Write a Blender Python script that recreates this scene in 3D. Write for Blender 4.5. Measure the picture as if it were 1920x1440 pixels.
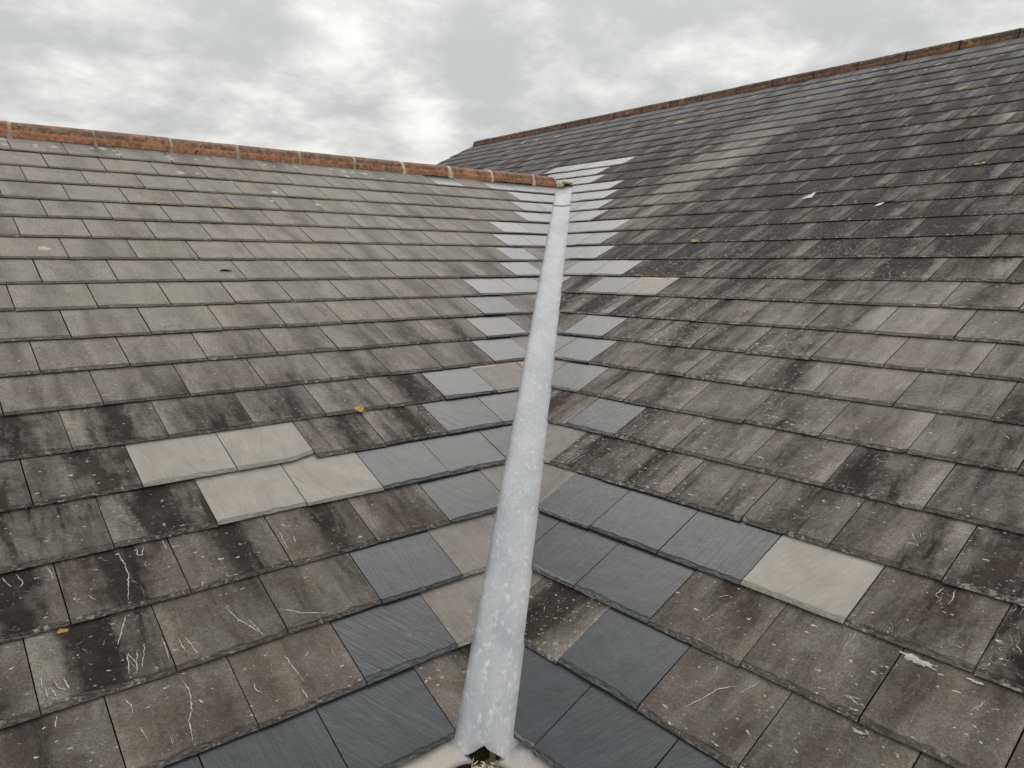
import bpy, bmesh, math, random
import numpy as np
from mathutils import Vector, Matrix

random.seed(7)
rng = np.random.default_rng(7)
S = bpy.context.scene
for o in list(bpy.data.objects):
    bpy.data.objects.remove(o)

# ------------------------------------------------------------------ camera, sky, sun, exposure
U = 0.22                                   # one slate gauge in metres; all layout numbers below are in gauges
F, YAW, PITCH, ROLL = 1396.5078, 0.876768860, 0.158910919, 0.000304386
CAM = np.array([-8.46640663, -9.79446131, 3.41812959])
PL, PR, OR, GR = 0.458130178, 0.449773724, -0.948134011, 1.02393631   # slope of each roof, first course and gauge of the right roof

def basis():
    a, b, c = YAW, PITCH, ROLL
    fw = np.array([math.cos(b)*math.cos(a), math.cos(b)*math.sin(a), -math.sin(b)])
    rt = np.array([math.sin(a), -math.cos(a), 0.0])
    up = np.cross(rt, fw)
    return fw, math.cos(c)*rt+math.sin(c)*up, -math.sin(c)*rt+math.cos(c)*up
FW, RT, UP = basis()
cam = bpy.data.cameras.new('camera')
cam.sensor_width = 36.0
cam.lens = F/1920*36
cam.clip_start = 0.05
cam.clip_end = 3000
camo = bpy.data.objects.new('camera', cam)
S.collection.objects.link(camo)
M = Matrix(((RT[0], UP[0], -FW[0], CAM[0]*U), (RT[1], UP[1], -FW[1], CAM[1]*U), (RT[2], UP[2], -FW[2], CAM[2]*U), (0, 0, 0, 1)))
camo.matrix_world = M
S.camera = camo
S.render.resolution_x, S.render.resolution_y = 1024, 768
S.view_settings.view_transform = 'Standard'
S.view_settings.look = 'None'
S.view_settings.exposure = 0.4
S.view_settings.gamma = 1.0

SUN_EL, SUN_AZ = math.radians(48), YAW - math.radians(4)       # behind the cloud, ahead of the camera
W = bpy.data.worlds.new('World'); S.world = W; W.use_nodes = True

class NG:
    """small helper to write node graphs"""
    def __init__(s, nt):
        s.nt = nt; nt.nodes.clear()
    def n(s, t, **k):
        nd = s.nt.nodes.new(t)
        ins = k.pop('ins', {})
        for a, b in k.items(): setattr(nd, a, b)
        for a, b in ins.items(): s.set(nd.inputs[a], b)
        return nd
    def set(s, inp, v):
        if isinstance(v, bpy.types.NodeSocket): s.nt.links.new(v, inp)
        else: inp.default_value = v
    def m(s, op, a, b=0.0, c=None, clamp=False):
        nd = s.nt.nodes.new('ShaderNodeMath'); nd.operation = op; nd.use_clamp = clamp
        s.set(nd.inputs[0], a); s.set(nd.inputs[1], b)
        if c is not None: s.set(nd.inputs[2], c)
        return nd.outputs[0]
    def v(s, op, a, b=(0, 0, 0)):
        nd = s.nt.nodes.new('ShaderNodeVectorMath'); nd.operation = op
        s.set(nd.inputs[0], a)
        if op == 'SCALE': s.set(nd.inputs['Scale'], b)
        elif op not in ('NORMALIZE', 'LENGTH'): s.set(nd.inputs[1], b)
        return nd.outputs[1] if op in ('DOT_PRODUCT', 'LENGTH', 'DISTANCE') else nd.outputs[0]
    def noise(s, vec, scale, detail=4, rough=0.55, dist=0.0, dim='3D'):
        nd = s.n('ShaderNodeTexNoise', noise_dimensions=dim, ins={'Vector': vec, 'Scale': scale, 'Detail': detail, 'Roughness': rough, 'Distortion': dist})
        return nd.outputs['Fac']
    def ramp(s, f, lo, hi, a=0.0, b=1.0, smooth=True):
        nd = s.nt.nodes.new('ShaderNodeMapRange'); nd.interpolation_type = 'SMOOTHSTEP' if smooth else 'LINEAR'
        nd.clamp = True
        for i, x in enumerate((f, lo, hi, a, b)): s.set(nd.inputs[i], x)
        return nd.outputs[0]
    def mix(s, f, a, b, mode='MIX'):
        nd = s.nt.nodes.new('ShaderNodeMix'); nd.data_type = 'RGBA'; nd.blend_type = mode; nd.clamp_factor = True
        s.set(nd.inputs[0], f)
        for i, x in ((6, a), (7, b)):
            if isinstance(x, (tuple, list)): x = tuple(x)+(1,)*(4-len(x))
            s.set(nd.inputs[i], x)
        return nd.outputs[2]
    def comb(s, x, y, z):
        return s.n('ShaderNodeCombineXYZ', ins={0: x, 1: y, 2: z}).outputs[0]
    def sep(s, v):
        nd = s.n('ShaderNodeSeparateXYZ', ins={0: v}); return nd.outputs
g = NG(W.node_tree)
sky = g.n('ShaderNodeTexSky', sky_type='NISHITA', sun_disc=False, sun_elevation=SUN_EL, sun_rotation=math.pi/2-SUN_AZ)
tc = g.n('ShaderNodeTexCoord').outputs['Generated']
d = g.v('NORMALIZE', tc)
dx, dy, dz = g.sep(d)[0:3]
zz = g.m('ADD', g.m('MAXIMUM', dz, 0.0), 0.30)
pc = g.comb(g.m('DIVIDE', dx, zz), g.m('DIVIDE', dy, zz), 0.0)      # the cloud deck seen in perspective
def dirpx(x, y):
    r = FW*F + RT*(x-960) - UP*(y-720); r = r/np.linalg.norm(r); return tuple(r)
big = g.noise(pc, 0.9, 3, 0.5, 0.3)
mid = g.noise(g.v('ADD', pc, (1.3, 4.4, 0)), 3.6, 9, 0.60, 0.1)
fine = g.noise(g.v('ADD', pc, (7.3, 2.1, 0)), 11.0, 7, 0.62, 0.2)
c = g.m('ADD', g.m('MULTIPLY', g.m('SUBTRACT', big, 0.5), 0.45), g.m('MULTIPLY', g.m('SUBTRACT', mid, 0.5), 1.2))
c = g.m('ADD', c, g.m('MULTIPLY', g.m('SUBTRACT', fine, 0.5), 0.20))
# brighter breaks and darker masses of this particular sky, each at its own bearing
for (x, y, w, a) in [(130, 150, .05, .10), (290, 135, .03, .10), (800, 235, .04, .26), (640, 60, .06, .10), (440, 15, .07, -.20), (960, 110, .09, -.08),
                     (330, 200, .06, -.06), (1400, 100, .18, -.05), (1750, 60, .15, -.03), (1330, 115, .04, .10), (640, 250, .04, .06), (30, 30, .05, -.06), (200, 60, .05, -.07),
                     (1050, 180, .05, -.06), (720, 160, .05, -.05), (60, 215, .04, -.05), (520, 240, .05, .10), (1250, 40, .07, -.05)]:
    dd = g.m('SUBTRACT', 1.0, g.v('DOT_PRODUCT', d, dirpx(x, y)))
    c = g.m('ADD', c, g.m('MULTIPLY', g.m('EXPONENT', g.m('MULTIPLY', dd, -2.0/(w*w))), a))
c = g.m('SUBTRACT', c, g.m('MULTIPLY', g.m('SUBTRACT', dz, 0.15), 0.55))
lum = g.ramp(c, -0.27, 0.33, 0.0, 1.0)
col = g.mix(lum, (0.375, 0.377, 0.372), (0.715, 0.703, 0.665))
el = g.m('POWER', g.m('MAXIMUM', dz, 0.0), 1.0)
gain = g.m('ADD', 0.96, g.m('MULTIPLY', el, 0.95))
bg1 = g.n('ShaderNodeBackground', ins={'Color': sky.outputs[0], 'Strength': 0.07})
bg2 = g.n('ShaderNodeBackground', ins={'Color': col, 'Strength': gain})
mx = g.n('ShaderNodeMixShader', ins={0: 0.93, 1: bg1.outputs[0], 2: bg2.outputs[0]})
g.n('ShaderNodeOutputWorld', ins={'Surface': mx.outputs[0]})

sl = bpy.data.lights.new('sun', 'SUN'); sl.energy = 1.0; sl.angle = math.radians(38); sl.color = (1.0, 0.97, 0.92)
so = bpy.data.objects.new('sun', sl); S.collection.objects.link(so)
sd = Vector((math.cos(SUN_EL)*math.cos(SUN_AZ), math.cos(SUN_EL)*math.sin(SUN_AZ), math.sin(SUN_EL)))
so.rotation_euler = sd.to_track_quat('Z', 'Y').to_euler(); so.location = (0, 0, 30)

# ------------------------------------------------------------------ materials
def mat(name):
    m = bpy.data.materials.new(name); m.use_nodes = True
    return m, NG(m.node_tree)
def finish(g, col, rough, bump=None, bstr=0.3, bdist=0.002, metallic=0.0, spec=0.5):
    p = g.n('ShaderNodeBsdfPrincipled')
    g.set(p.inputs['Base Color'], col); g.set(p.inputs['Roughness'], rough); g.set(p.inputs['Metallic'], metallic)
    g.set(p.inputs['Specular IOR Level'], spec)
    if bump is not None:
        b = g.n('ShaderNodeBump', ins={'Strength': bstr, 'Distance': bdist, 'Height': bump})
        g.set(p.inputs['Normal'], b.outputs[0])
    g.n('ShaderNodeOutputMaterial', ins={'Surface': p.outputs[0]})

def slate_mat(kind):
    m, g = mat({'O': 'weathered_slate', 'D': 'new_blue_grey_slate', 'P': 'pale_slate', 'G': 'grey_green_slate', 'T': 'sandy_slate'}[kind])
    uv = g.n('ShaderNodeUVMap', uv_map='roof').outputs[0]            # metres along the course and up the slope
    w = g.n('ShaderNodeAttribute', attribute_name='wear'); r = g.n('ShaderNodeAttribute', attribute_name='rnd')
    st, sp, ed = g.sep(w.outputs['Color'])[0:3]
    r1, r2, r3 = g.sep(r.outputs['Color'])[0:3]
    # per-slate shifted coordinates, so no slate repeats another's grain
    x, y = g.sep(uv)[0:2]
    shift = g.comb(g.m('MULTIPLY', r1, 37.0), g.m('MULTIPLY', r2, 53.0), g.m('MULTIPLY', r3, 11.0))
    pv = g.v('ADD', uv, shift)
    px, py, pz = g.sep(pv)[0:3]
    streak = g.noise(g.comb(g.m('ADD', x, g.m('MULTIPLY', r1, 0.05)), g.m('ADD', g.m('MULTIPLY', y, 0.2), g.m('MULTIPLY', r2, 0.03)), 0.0), 4.6, 4, 0.6, 0.35)
    streak2 = g.noise(g.comb(px, g.m('MULTIPLY', py, 0.24), pz), 13.0, 4, 0.62, 0.5)
    cloud = g.noise(pv, 9.0, 5, 0.6, 0.4)
    grain = g.noise(pv, 190.0, 3, 0.7)
    grain2 = g.noise(pv, 60.0, 4, 0.65)
    # hairline curved scratches: isolines of a noise field, broken up by another
    def scratch(scale, width, msc, mth, sx=1.0, sy=1.0):
        a = g.noise(g.comb(g.m('MULTIPLY', px, sx), g.m('MULTIPLY', py, sy), pz), scale, 1, 0.4, 0.6)
        line = g.ramp(g.m('ABSOLUTE', g.m('SUBTRACT', a, 0.5)), 0.0, width, 1.0, 0.0)
        k = g.noise(g.v('ADD', pv, (3.1, 9.7, 1.3)), msc, 3, 0.6)
        return g.m('MULTIPLY', line, g.ramp(k, mth, g.m('ADD', mth, 0.05)))
    if kind == 'O':
        la = w.outputs['Alpha']
        sp = g.m('MULTIPLY', sp, g.m('ADD', g.ramp(r3, 0.1, 0.9, 0.45, 1.15), g.ramp(la, 0.35, 0.0, 0.0, 0.35)))
        th = g.m('SUBTRACT', 0.665, g.m('MULTIPLY', sp, 0.11))
        s1 = scratch(34, 0.010, 24, th)
        s2 = scratch(15, 0.0045, 10, th, 1.6, 0.6)
        specks = g.ramp(g.noise(pv, 115, 2, 0.5), g.m('SUBTRACT', 0.755, g.m('MULTIPLY', sp, 0.085)), 0.77)
        chips = g.m('MULTIPLY', g.ramp(g.noise(g.comb(px, g.m('MULTIPLY', py, 2.2), pz), 50, 2, 0.5), g.m('SUBTRACT', 0.730, g.m('MULTIPLY', sp, 0.085)), 0.75), 1.0)
        def dev(x, k): return g.m('MULTIPLY', g.m('SUBTRACT', x, 0.5), k)
        dk = dev(streak, 2.3)
        for a_ in (dev(streak2, 1.7), dev(cloud, 1.5), dev(grain2, 0.9), dev(r1, 0.34)): dk = g.m('ADD', dk, a_)
        runs = g.noise(g.comb(px, g.m('MULTIPLY', py, 0.16), pz), 15, 4, 0.6, 0.5)
        dk = g.m('ADD', dk, g.m('MULTIPLY', g.ramp(runs, 0.53, 0.64), 0.40))
        dk = g.m('SUBTRACT', dk, g.m('MULTIPLY', g.ramp(runs, 0.46, 0.36), 0.22))
        near = g.ramp(y, -0.55, 0.25, 0.62, 1.0)
        dk = g.m('MULTIPLY', dk, near)
        # water from the joint above keeps a dark run down the middle of a slate, its far margin dries pale
        sx = g.m('ADD', r.outputs['Alpha'], g.m('MULTIPLY', g.m('SUBTRACT', g.noise(pv, 11, 3, 0.6), 0.5), 0.55))
        q = g.m('DIVIDE', g.m('SUBTRACT', sx, g.m('ADD', 0.34, g.m('MULTIPLY', r2, 0.2))), 0.19)
        run = g.m('EXPONENT', g.m('MULTIPLY', g.m('MULTIPLY', q, q), -1.0))
        dk = g.m('ADD', dk, g.m('MULTIPLY', run, g.ramp(r3, 0.15, 1.0, -0.05, 0.85)))
        dk = g.m('SUBTRACT', dk, g.m('MULTIPLY', g.ramp(sx, 0.66, 0.98), g.ramp(r1, 0.1, 1.0, 0.1, 0.75)))
        dk = g.m('ADD', st, g.m('MULTIPLY', dk, g.ramp(st, 0.12, 0.75, 0.32, 0.62)))
        dk = g.m('MAXIMUM', g.m('MINIMUM', dk, 1.0), 0.0)
        light = g.mix(g.ramp(r2, 0.45, 0.62), (0.420, 0.386, 0.342), (0.395, 0.390, 0.335))
        light = g.mix(g.ramp(g.noise(pv, 5, 3, 0.6), 0.42, 0.66), light, (0.375, 0.338, 0.320))
        dark = g.mix(g.ramp(cloud, 0.35, 0.65), (0.024, 0.021, 0.018), (0.060, 0.048, 0.041))
        light = g.mix(g.ramp(y, 3.6, 5.0), light, (0.25, 0.252, 0.258))
        light = g.mix(g.m('MULTIPLY', g.ramp(y, 0.3, -0.3, 0.0, 0.8), g.ramp(g.noise(pv, 6.5, 4, 0.65, 0.6), 0.40, 0.62)), light, (0.285, 0.238, 0.20))
        col = g.mix(dk, light, dark)
        col = g.mix(g.m('MULTIPLY', g.ramp(grain, 0.36, 0.68), 0.5), g.mix(1.0, col, (0.60, 0.60, 0.60), 'MULTIPLY'), g.mix(1.0, col, (1.38, 1.36, 1.34), 'MULTIPLY'))
        # dressed edge: paler flaked stone with dark grime
        en = g.noise(g.comb(px, g.m('MULTIPLY', py, 3.0), pz), 60, 4, 0.7)
        ec = g.mix(g.ramp(en, 0.38, 0.66), (0.075, 0.068, 0.062), (0.27, 0.25, 0.225))
        col = g.mix(g.m('MULTIPLY', ed, 0.62), col, ec)
        ew = g.m('MULTIPLY', g.ramp(ed, 0.05, 0.5), g.ramp(g.noise(pv, 48, 3, 0.65), g.m('SUBTRACT', 0.62, g.m('MULTIPLY', sp, 0.10)), 0.70))
        mk = g.m('MAXIMUM', g.m('MAXIMUM', s1, s2), g.m('MAXIMUM', g.m('MULTIPLY', specks, 0.8), chips))
        mk = g.m('MAXIMUM', mk, g.m('MULTIPLY', ew, 0.75))
        col = g.mix(g.m('MULTIPLY', mk, 0.9), col, (0.58, 0.555, 0.52))
        h = g.m('ADD', g.m('MULTIPLY', grain, 0.5), g.m('ADD', g.m('MULTIPLY', grain2, 1.1), g.m('MULTIPLY', cloud, 1.6)))
        h = g.m('ADD', h, g.m('MULTIPLY', g.m('MULTIPLY', en, ed), 4.0))
        finish(g, col, 0.78, h, 0.9, 0.0030, spec=0.14)
    else:
        # riven grain runs at an angle of its own on every slate
        ang = g.m('MULTIPLY', g.m('SUBTRACT', r3, 0.35), 0.9)
        ca, sa = g.m('COSINE', ang), g.m('SINE', ang)
        rx = g.m('SUBTRACT', g.m('MULTIPLY', px, ca), g.m('MULTIPLY', py, sa)); ry = g.m('ADD', g.m('MULTIPLY', px, sa), g.m('MULTIPLY', py, ca))
        riv = g.noise(g.comb(rx, g.m('MULTIPLY', ry, 0.12), pz), 75, 4, 0.6, 0.25)
        riv2 = g.noise(g.comb(rx, g.m('MULTIPLY', ry, 0.3), pz), 14, 3, 0.6, 0.8)
        base = {'D': ((0.032, 0.036, 0.040), (0.049, 0.054, 0.060)), 'P': ((0.275, 0.256, 0.226), (0.375, 0.352, 0.314)),
                'G': ((0.145, 0.130, 0.114), (0.235, 0.214, 0.188)), 'T': ((0.22, 0.205, 0.175), (0.34, 0.31, 0.26))}[kind]
        f = g.m('ADD', g.m('MULTIPLY', cloud, 0.6), g.m('MULTIPLY', riv2, 0.4))
        col = g.mix(g.ramp(f, 0.32, 0.68), *base)
        col = g.mix(g.m('MULTIPLY', g.m('ABSOLUTE', g.m('SUBTRACT', r1, 0.5)), 0.5), col, (0.034, 0.038, 0.042) if kind == 'D' else (0.24, 0.222, 0.20))
        col = g.mix(g.m('MULTIPLY', g.ramp(riv, 0.5, 0.7), 0.28), col, g.mix(1.0, col, (0.55, 0.56, 0.58), 'MULTIPLY'))
        col = g.mix(g.m('MULTIPLY', g.ramp(grain, 0.55, 0.75), 0.2), col, g.mix(1.0, col, (1.6, 1.6, 1.6), 'MULTIPLY'))
        if kind in 'GT':
            col = g.mix(g.ramp(g.noise(pv, 7, 5, 0.65, 0.6), 0.60, 0.72), col, (0.14, 0.125, 0.105))
            col = g.mix(g.m('MULTIPLY', g.ramp(grain2, 0.6, 0.7), 0.5), col, (0.42, 0.40, 0.34))
            col = g.mix(g.m('MULTIPLY', g.ramp(sp, 1.4, 1.5), g.ramp(g.noise(pv, 18, 3), 0.3, 0.5)), col, (0.50, 0.36, 0.27))
        scr = scratch(13, 0.004, 8, 0.60, 1.5, 0.7)
        scr = g.m('MAXIMUM', scr, g.m('MULTIPLY', scratch(30, 0.008, 20, 0.66), 0.8))
        lt = (0.22, 0.23, 0.24) if kind == 'D' else (0.50, 0.48, 0.43)
        col = g.mix(g.m('MULTIPLY', scr, 0.45 if kind == 'D' else 0.6), col, lt)
        smear = g.ramp(g.noise(g.comb(rx, g.m('MULTIPLY', ry, 0.4), pz), 22, 4, 0.7, 1.2), 0.60, 0.78)
        col = g.mix(g.m('MULTIPLY', smear, 0.22), col, lt)
        en = g.noise(g.comb(px, g.m('MULTIPLY', py, 3.0), pz), 55, 4, 0.7)
        e0, e1 = ((0.032, 0.035, 0.038), (0.15, 0.158, 0.162)) if kind == 'D' else ((0.20, 0.19, 0.16), (0.42, 0.40, 0.35))
        col = g.mix(g.m('MULTIPLY', ed, 0.7), col, g.mix(g.ramp(en, 0.4, 0.66), e0, e1))
        h = g.m('ADD', g.m('MULTIPLY', riv, g.m('ADD', 0.9, g.m('MULTIPLY', g.m('POWER', r1, 4.0), 2.6))), g.m('ADD', g.m('MULTIPLY', cloud, 1.4), g.m('MULTIPLY', grain, 0.25)))
        h = g.m('ADD', h, g.m('MULTIPLY', g.m('MULTIPLY', en, ed), 4.0))
        finish(g, col, 0.38 if kind == 'D' else 0.6, h, 0.7, 0.0018, spec=0.42 if kind == 'D' else 0.4)
    return m
SM = {k: slate_mat(k) for k in 'ODPGT'}
KIND_ORDER = 'ODPGT'

def lead_mat():
    m, g = mat('sheet_lead')
    o = g.n('ShaderNodeTexCoord').outputs['Object']
    o = g.comb(g.v('DOT_PRODUCT', o, (-0.7, 0.714, 0.0)), g.m('MULTIPLY', g.v('DOT_PRODUCT', o, (0.66, 0.65, 0.32)), 0.42), 0.0)
    a = g.noise(o, 7, 6, 0.65, 0.4); b = g.noise(o, 52, 6, 0.74, 0.6); c = g.noise(o, 140, 3, 0.6)
    col = g.mix(g.ramp(a, 0.35, 0.65), (0.30, 0.32, 0.345), (0.40, 0.408, 0.415))
    col = g.mix(g.m('MULTIPLY', g.ramp(b, 0.50, 0.68), 0.75), col, (0.66, 0.66, 0.655))
    col = g.mix(g.m('MULTIPLY', g.ramp(g.noise(o, 16, 5, 0.7, 0.8), 0.54, 0.64), 0.3), col, (0.31, 0.33, 0.365))
    x = g.noise(o, 20, 1, 0.4, 1.5)
    ln = g.m('MULTIPLY', g.ramp(g.m('ABSOLUTE', g.m('SUBTRACT', x, 0.5)), 0.0, 0.006, 1.0, 0.0), g.ramp(g.noise(o, 11, 2), 0.52, 0.6))
    col = g.mix(g.m('MULTIPLY', ln, 0.6), col, (0.74, 0.75, 0.76))
    at = g.n('ShaderNodeAttribute', attribute_name='dirt').outputs['Fac']
    col = g.mix(g.m('MULTIPLY', at, g.ramp(b, 0.3, 0.6, 0.4, 0.95)), col, (0.52, 0.46, 0.38))
    h = g.m('ADD', g.m('MULTIPLY', a, 3.0), g.m('ADD', g.m('MULTIPLY', b, 0.7), g.m('MULTIPLY', c, 0.15)))
    finish(g, col, g.ramp(b, 0.3, 0.7, 0.50, 0.68), h, 0.6, 0.0035, metallic=0.12, spec=0.5)
    return m
LEAD = lead_mat()

def ridge_mat(name, old):
    m, g = mat(name)
    o = g.n('ShaderNodeTexCoord').outputs['Object']
    r = g.n('ShaderNodeAttribute', attribute_name='rnd'); lip = g.n('ShaderNodeAttribute', attribute_name='lip').outputs['Fac']
    r1, r2, r3 = g.sep(r.outputs['Color'])[0:3]
    pv = g.v('ADD', o, g.comb(g.m('MULTIPLY', r1, 9.0), g.m('MULTIPLY', r2, 9.0), g.m('MULTIPLY', r3, 9.0)))
    a = g.noise(pv, 9, 5, 0.65, 0.5); b = g.noise(pv, 38, 5, 0.7, 0.5); c = g.noise(pv, 130, 3, 0.7)
    if old: o1, o2, d1, d2 = (0.20, 0.095, 0.06), (0.32, 0.155, 0.095), (0.07, 0.054, 0.043), (0.14, 0.105, 0.08)
    else: o1, o2, d1, d2 = (0.40, 0.155, 0.08), (0.66, 0.34, 0.205), (0.19, 0.12, 0.092), (0.39, 0.26, 0.20)
    ora = g.mix(g.ramp(b, 0.35, 0.65), o1, o2); drk = g.mix(g.ramp(b, 0.4, 0.65), d1, d2)
    f = g.m('ADD', g.m('SUBTRACT', lip, 0.08), g.m('MULTIPLY', g.m('SUBTRACT', a, 0.5), 3.2))
    f = g.m('ADD', f, g.m('MULTIPLY', g.m('SUBTRACT', r1, 0.5), 0.5))
    col = g.mix(g.ramp(f, 0.1, 0.8), drk, ora)
    col = g.mix(g.ramp(g.noise(pv, 24, 5, 0.7, 0.8), 0.60, 0.68), col, (0.055, 0.04, 0.035))
    col = g.mix(g.m('MULTIPLY', g.ramp(c, 0.55, 0.75), 0.45), col, (0.05, 0.035, 0.03))
    lc = g.ramp(g.noise(pv, 30, 4, 0.6, 0.6), 0.655 if not old else 0.60, 0.70)
    col = g.mix(g.m('MULTIPLY', lc, 0.75), col, (0.42, 0.38, 0.28))
    if old:
        col = g.mix(g.ramp(g.noise(pv, 5.5, 4, 0.6, 0.6), 0.62, 0.70), col, (0.42, 0.22, 0.04))
        col = g.mix(g.ramp(g.noise(pv, 14, 4, 0.7, 0.6), 0.55, 0.62), col, (0.085, 0.078, 0.05))
    h = g.m('ADD', b, g.m('ADD', g.m('MULTIPLY', c, 0.4), g.m('MULTIPLY', a, 1.2)))
    finish(g, col, 0.85, h, 0.9, 0.006, spec=0.25)
    return m
RIDGE_L = ridge_mat('orange_clay', False); RIDGE_R = ridge_mat('brown_clay', True)

def plain(name, c1, c2, sc=20, rough=0.85, bs=0.6, bd=0.004, spec=0.3):
    m, g = mat(name)
    o = g.n('ShaderNodeTexCoord').outputs['Object']
    a = g.noise(o, sc, 5, 0.65, 0.4); b = g.noise(o, sc*5, 4, 0.7)
    f = g.m('ADD', g.m('MULTIPLY', a, 0.65), g.m('MULTIPLY', b, 0.35))
    finish(g, g.mix(g.ramp(f, 0.36, 0.64), c1, c2), rough, g.m('ADD', a, g.m('MULTIPLY', b, 0.5)), bs, bd, spec=spec)
    return m
MORTAR = plain('old_mortar', (0.34, 0.28, 0.20), (0.54, 0.47, 0.36), 22)
MORTAR_F = plain('fresh_mortar', (0.68, 0.585, 0.43), (0.82, 0.735, 0.58), 25)
LICHEN_Y = plain('orange_lichen', (0.30, 0.19, 0.04), (0.52, 0.36, 0.10), 60)
LICHEN_W = plain('cream_lichen', (0.42, 0.40, 0.30), (0.62, 0.58, 0.45), 60)
SCRATCH = plain('chalky_scratch', (0.36, 0.33, 0.31), (0.62, 0.59, 0.56), 90)
DECK = plain('roofing_felt', (0.02, 0.02, 0.02), (0.04, 0.038, 0.036), 30)
BRICK = plain('rendered_wall', (0.42, 0.38, 0.31), (0.52, 0.48, 0.40), 6)
WOOD = plain('raw_timber', (0.52, 0.42, 0.26), (0.78, 0.68, 0.48), 35)
OLDTIMBER = plain('dark_timber', (0.05, 0.043, 0.036), (0.14, 0.12, 0.10), 30)
PAPER = plain('white_paper', (0.70, 0.70, 0.69), (0.82, 0.82, 0.80), 20)
TWIG = plain('dark_bark', (0.03, 0.022, 0.018), (0.06, 0.045, 0.035), 80)
SCREW = plain('putty_cap', (0.55, 0.50, 0.36), (0.72, 0.67, 0.52), 60)
FARSLATE = plain('slate_far_side', (0.10, 0.095, 0.09), (0.22, 0.21, 0.20), 5)
GRASS = plain('grass_ground', (0.04, 0.06, 0.02), (0.09, 0.10, 0.045), 1.5)

# ------------------------------------------------------------------ helpers
def tag(o, label=None, cat=None, kind=None, group=None):
    if label: o['label'] = label
    if cat: o['category'] = cat
    if kind: o['kind'] = kind
    if group: o['group'] = group
    return o
def empty(name, loc):
    o = bpy.data.objects.new(name, None); S.collection.objects.link(o); o.location = loc; o.empty_display_size = 0.2
    return o
def link(name, me, parent=None, origin=None):
    """verts are in world metres; the object's origin is moved to its own centre"""
    n = len(me.vertices)
    co = np.empty(n*3); me.vertices.foreach_get('co', co); co = co.reshape(-1, 3)
    if origin is None: origin = (co.min(0)+co.max(0))/2
    origin = np.array(origin, float)
    me.vertices.foreach_set('co', (co-origin).ravel()); me.update()
    o = bpy.data.objects.new(name, me); S.collection.objects.link(o)
    if parent is not None:
        pl = Vector((0, 0, 0)); q = parent
        while q is not None: pl += q.location; q = q.parent
        o.parent = parent; o.location = Vector(origin)-pl
    else: o.location = origin
    return o
def mesh(name, V, Fc, mats, smooth=False):
    me = bpy.data.meshes.new(name); me.from_pydata([tuple(v) for v in V], [], Fc)
    for m in (mats if isinstance(mats, list) else [mats]): me.materials.append(m)
    bm = bmesh.new(); bm.from_mesh(me); bmesh.ops.recalc_face_normals(bm, faces=bm.faces); bm.to_mesh(me); bm.free()
    if smooth:
        for p in me.polygons: p.use_smooth = True
    return me
def plane_pt(side, u, v, h=0.0):
    """gauges on the slope -> world, in gauges"""
    if side == 0: return np.array([-u, v*math.cos(PL)-h*math.sin(PL), v*math.sin(PL)+h*math.cos(PL)])
    return np.array([v*math.cos(PR)-h*math.sin(PR), -u, v*math.sin(PR)+h*math.cos(PR)])
def plane_arr(side, a):
    u, v, h = a[:, 0], a[:, 1], a[:, 2]
    if side == 0: return np.stack([-u, v*math.cos(PL)-h*math.sin(PL), v*math.sin(PL)+h*math.cos(PL)], 1)
    return np.stack([v*math.cos(PR)-h*math.sin(PR), -u, v*math.sin(PR)+h*math.cos(PR)], 1)
def proj(P):
    d = np.asarray(P)-CAM; z = d@FW
    return 960+F*(d@RT)/z, 720-F*(d@UP)/z, z
def back(side, x, y):
    d = FW*F+RT*(x-960)-UP*(y-720)
    t = math.tan(PL if side == 0 else PR); h = 1 if side == 0 else 0
    s = (t*CAM[h]-CAM[2])/(d[2]-t*d[h]); P = CAM+d*s
    return -P[1-h], P[h]/math.cos(PL if side == 0 else PR)
TL, TR = math.tan(PL), math.tan(PR)
MV = TL/TR; HW = 0.325; OFF = HW*math.hypot(1, MV)
def ucut(side, v):
    if side == 0: return -(MV*v*math.cos(PL)-OFF)
    return -((v*math.cos(PR)-OFF)/MV)

def fnoise(n, octs=3, seed=None):
    """smooth 1-d noise of n samples, about -1..1"""
    r = np.random.default_rng(seed if seed is not None else rng.integers(1 << 30))
    out = np.zeros(n)
    for k in range(octs):
        m = max(2, int(3*2**k)+1)
        out += np.interp(np.linspace(0, m-1, n), np.arange(m), r.uniform(-1, 1, m))*0.6**k
    return out/1.6

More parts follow.
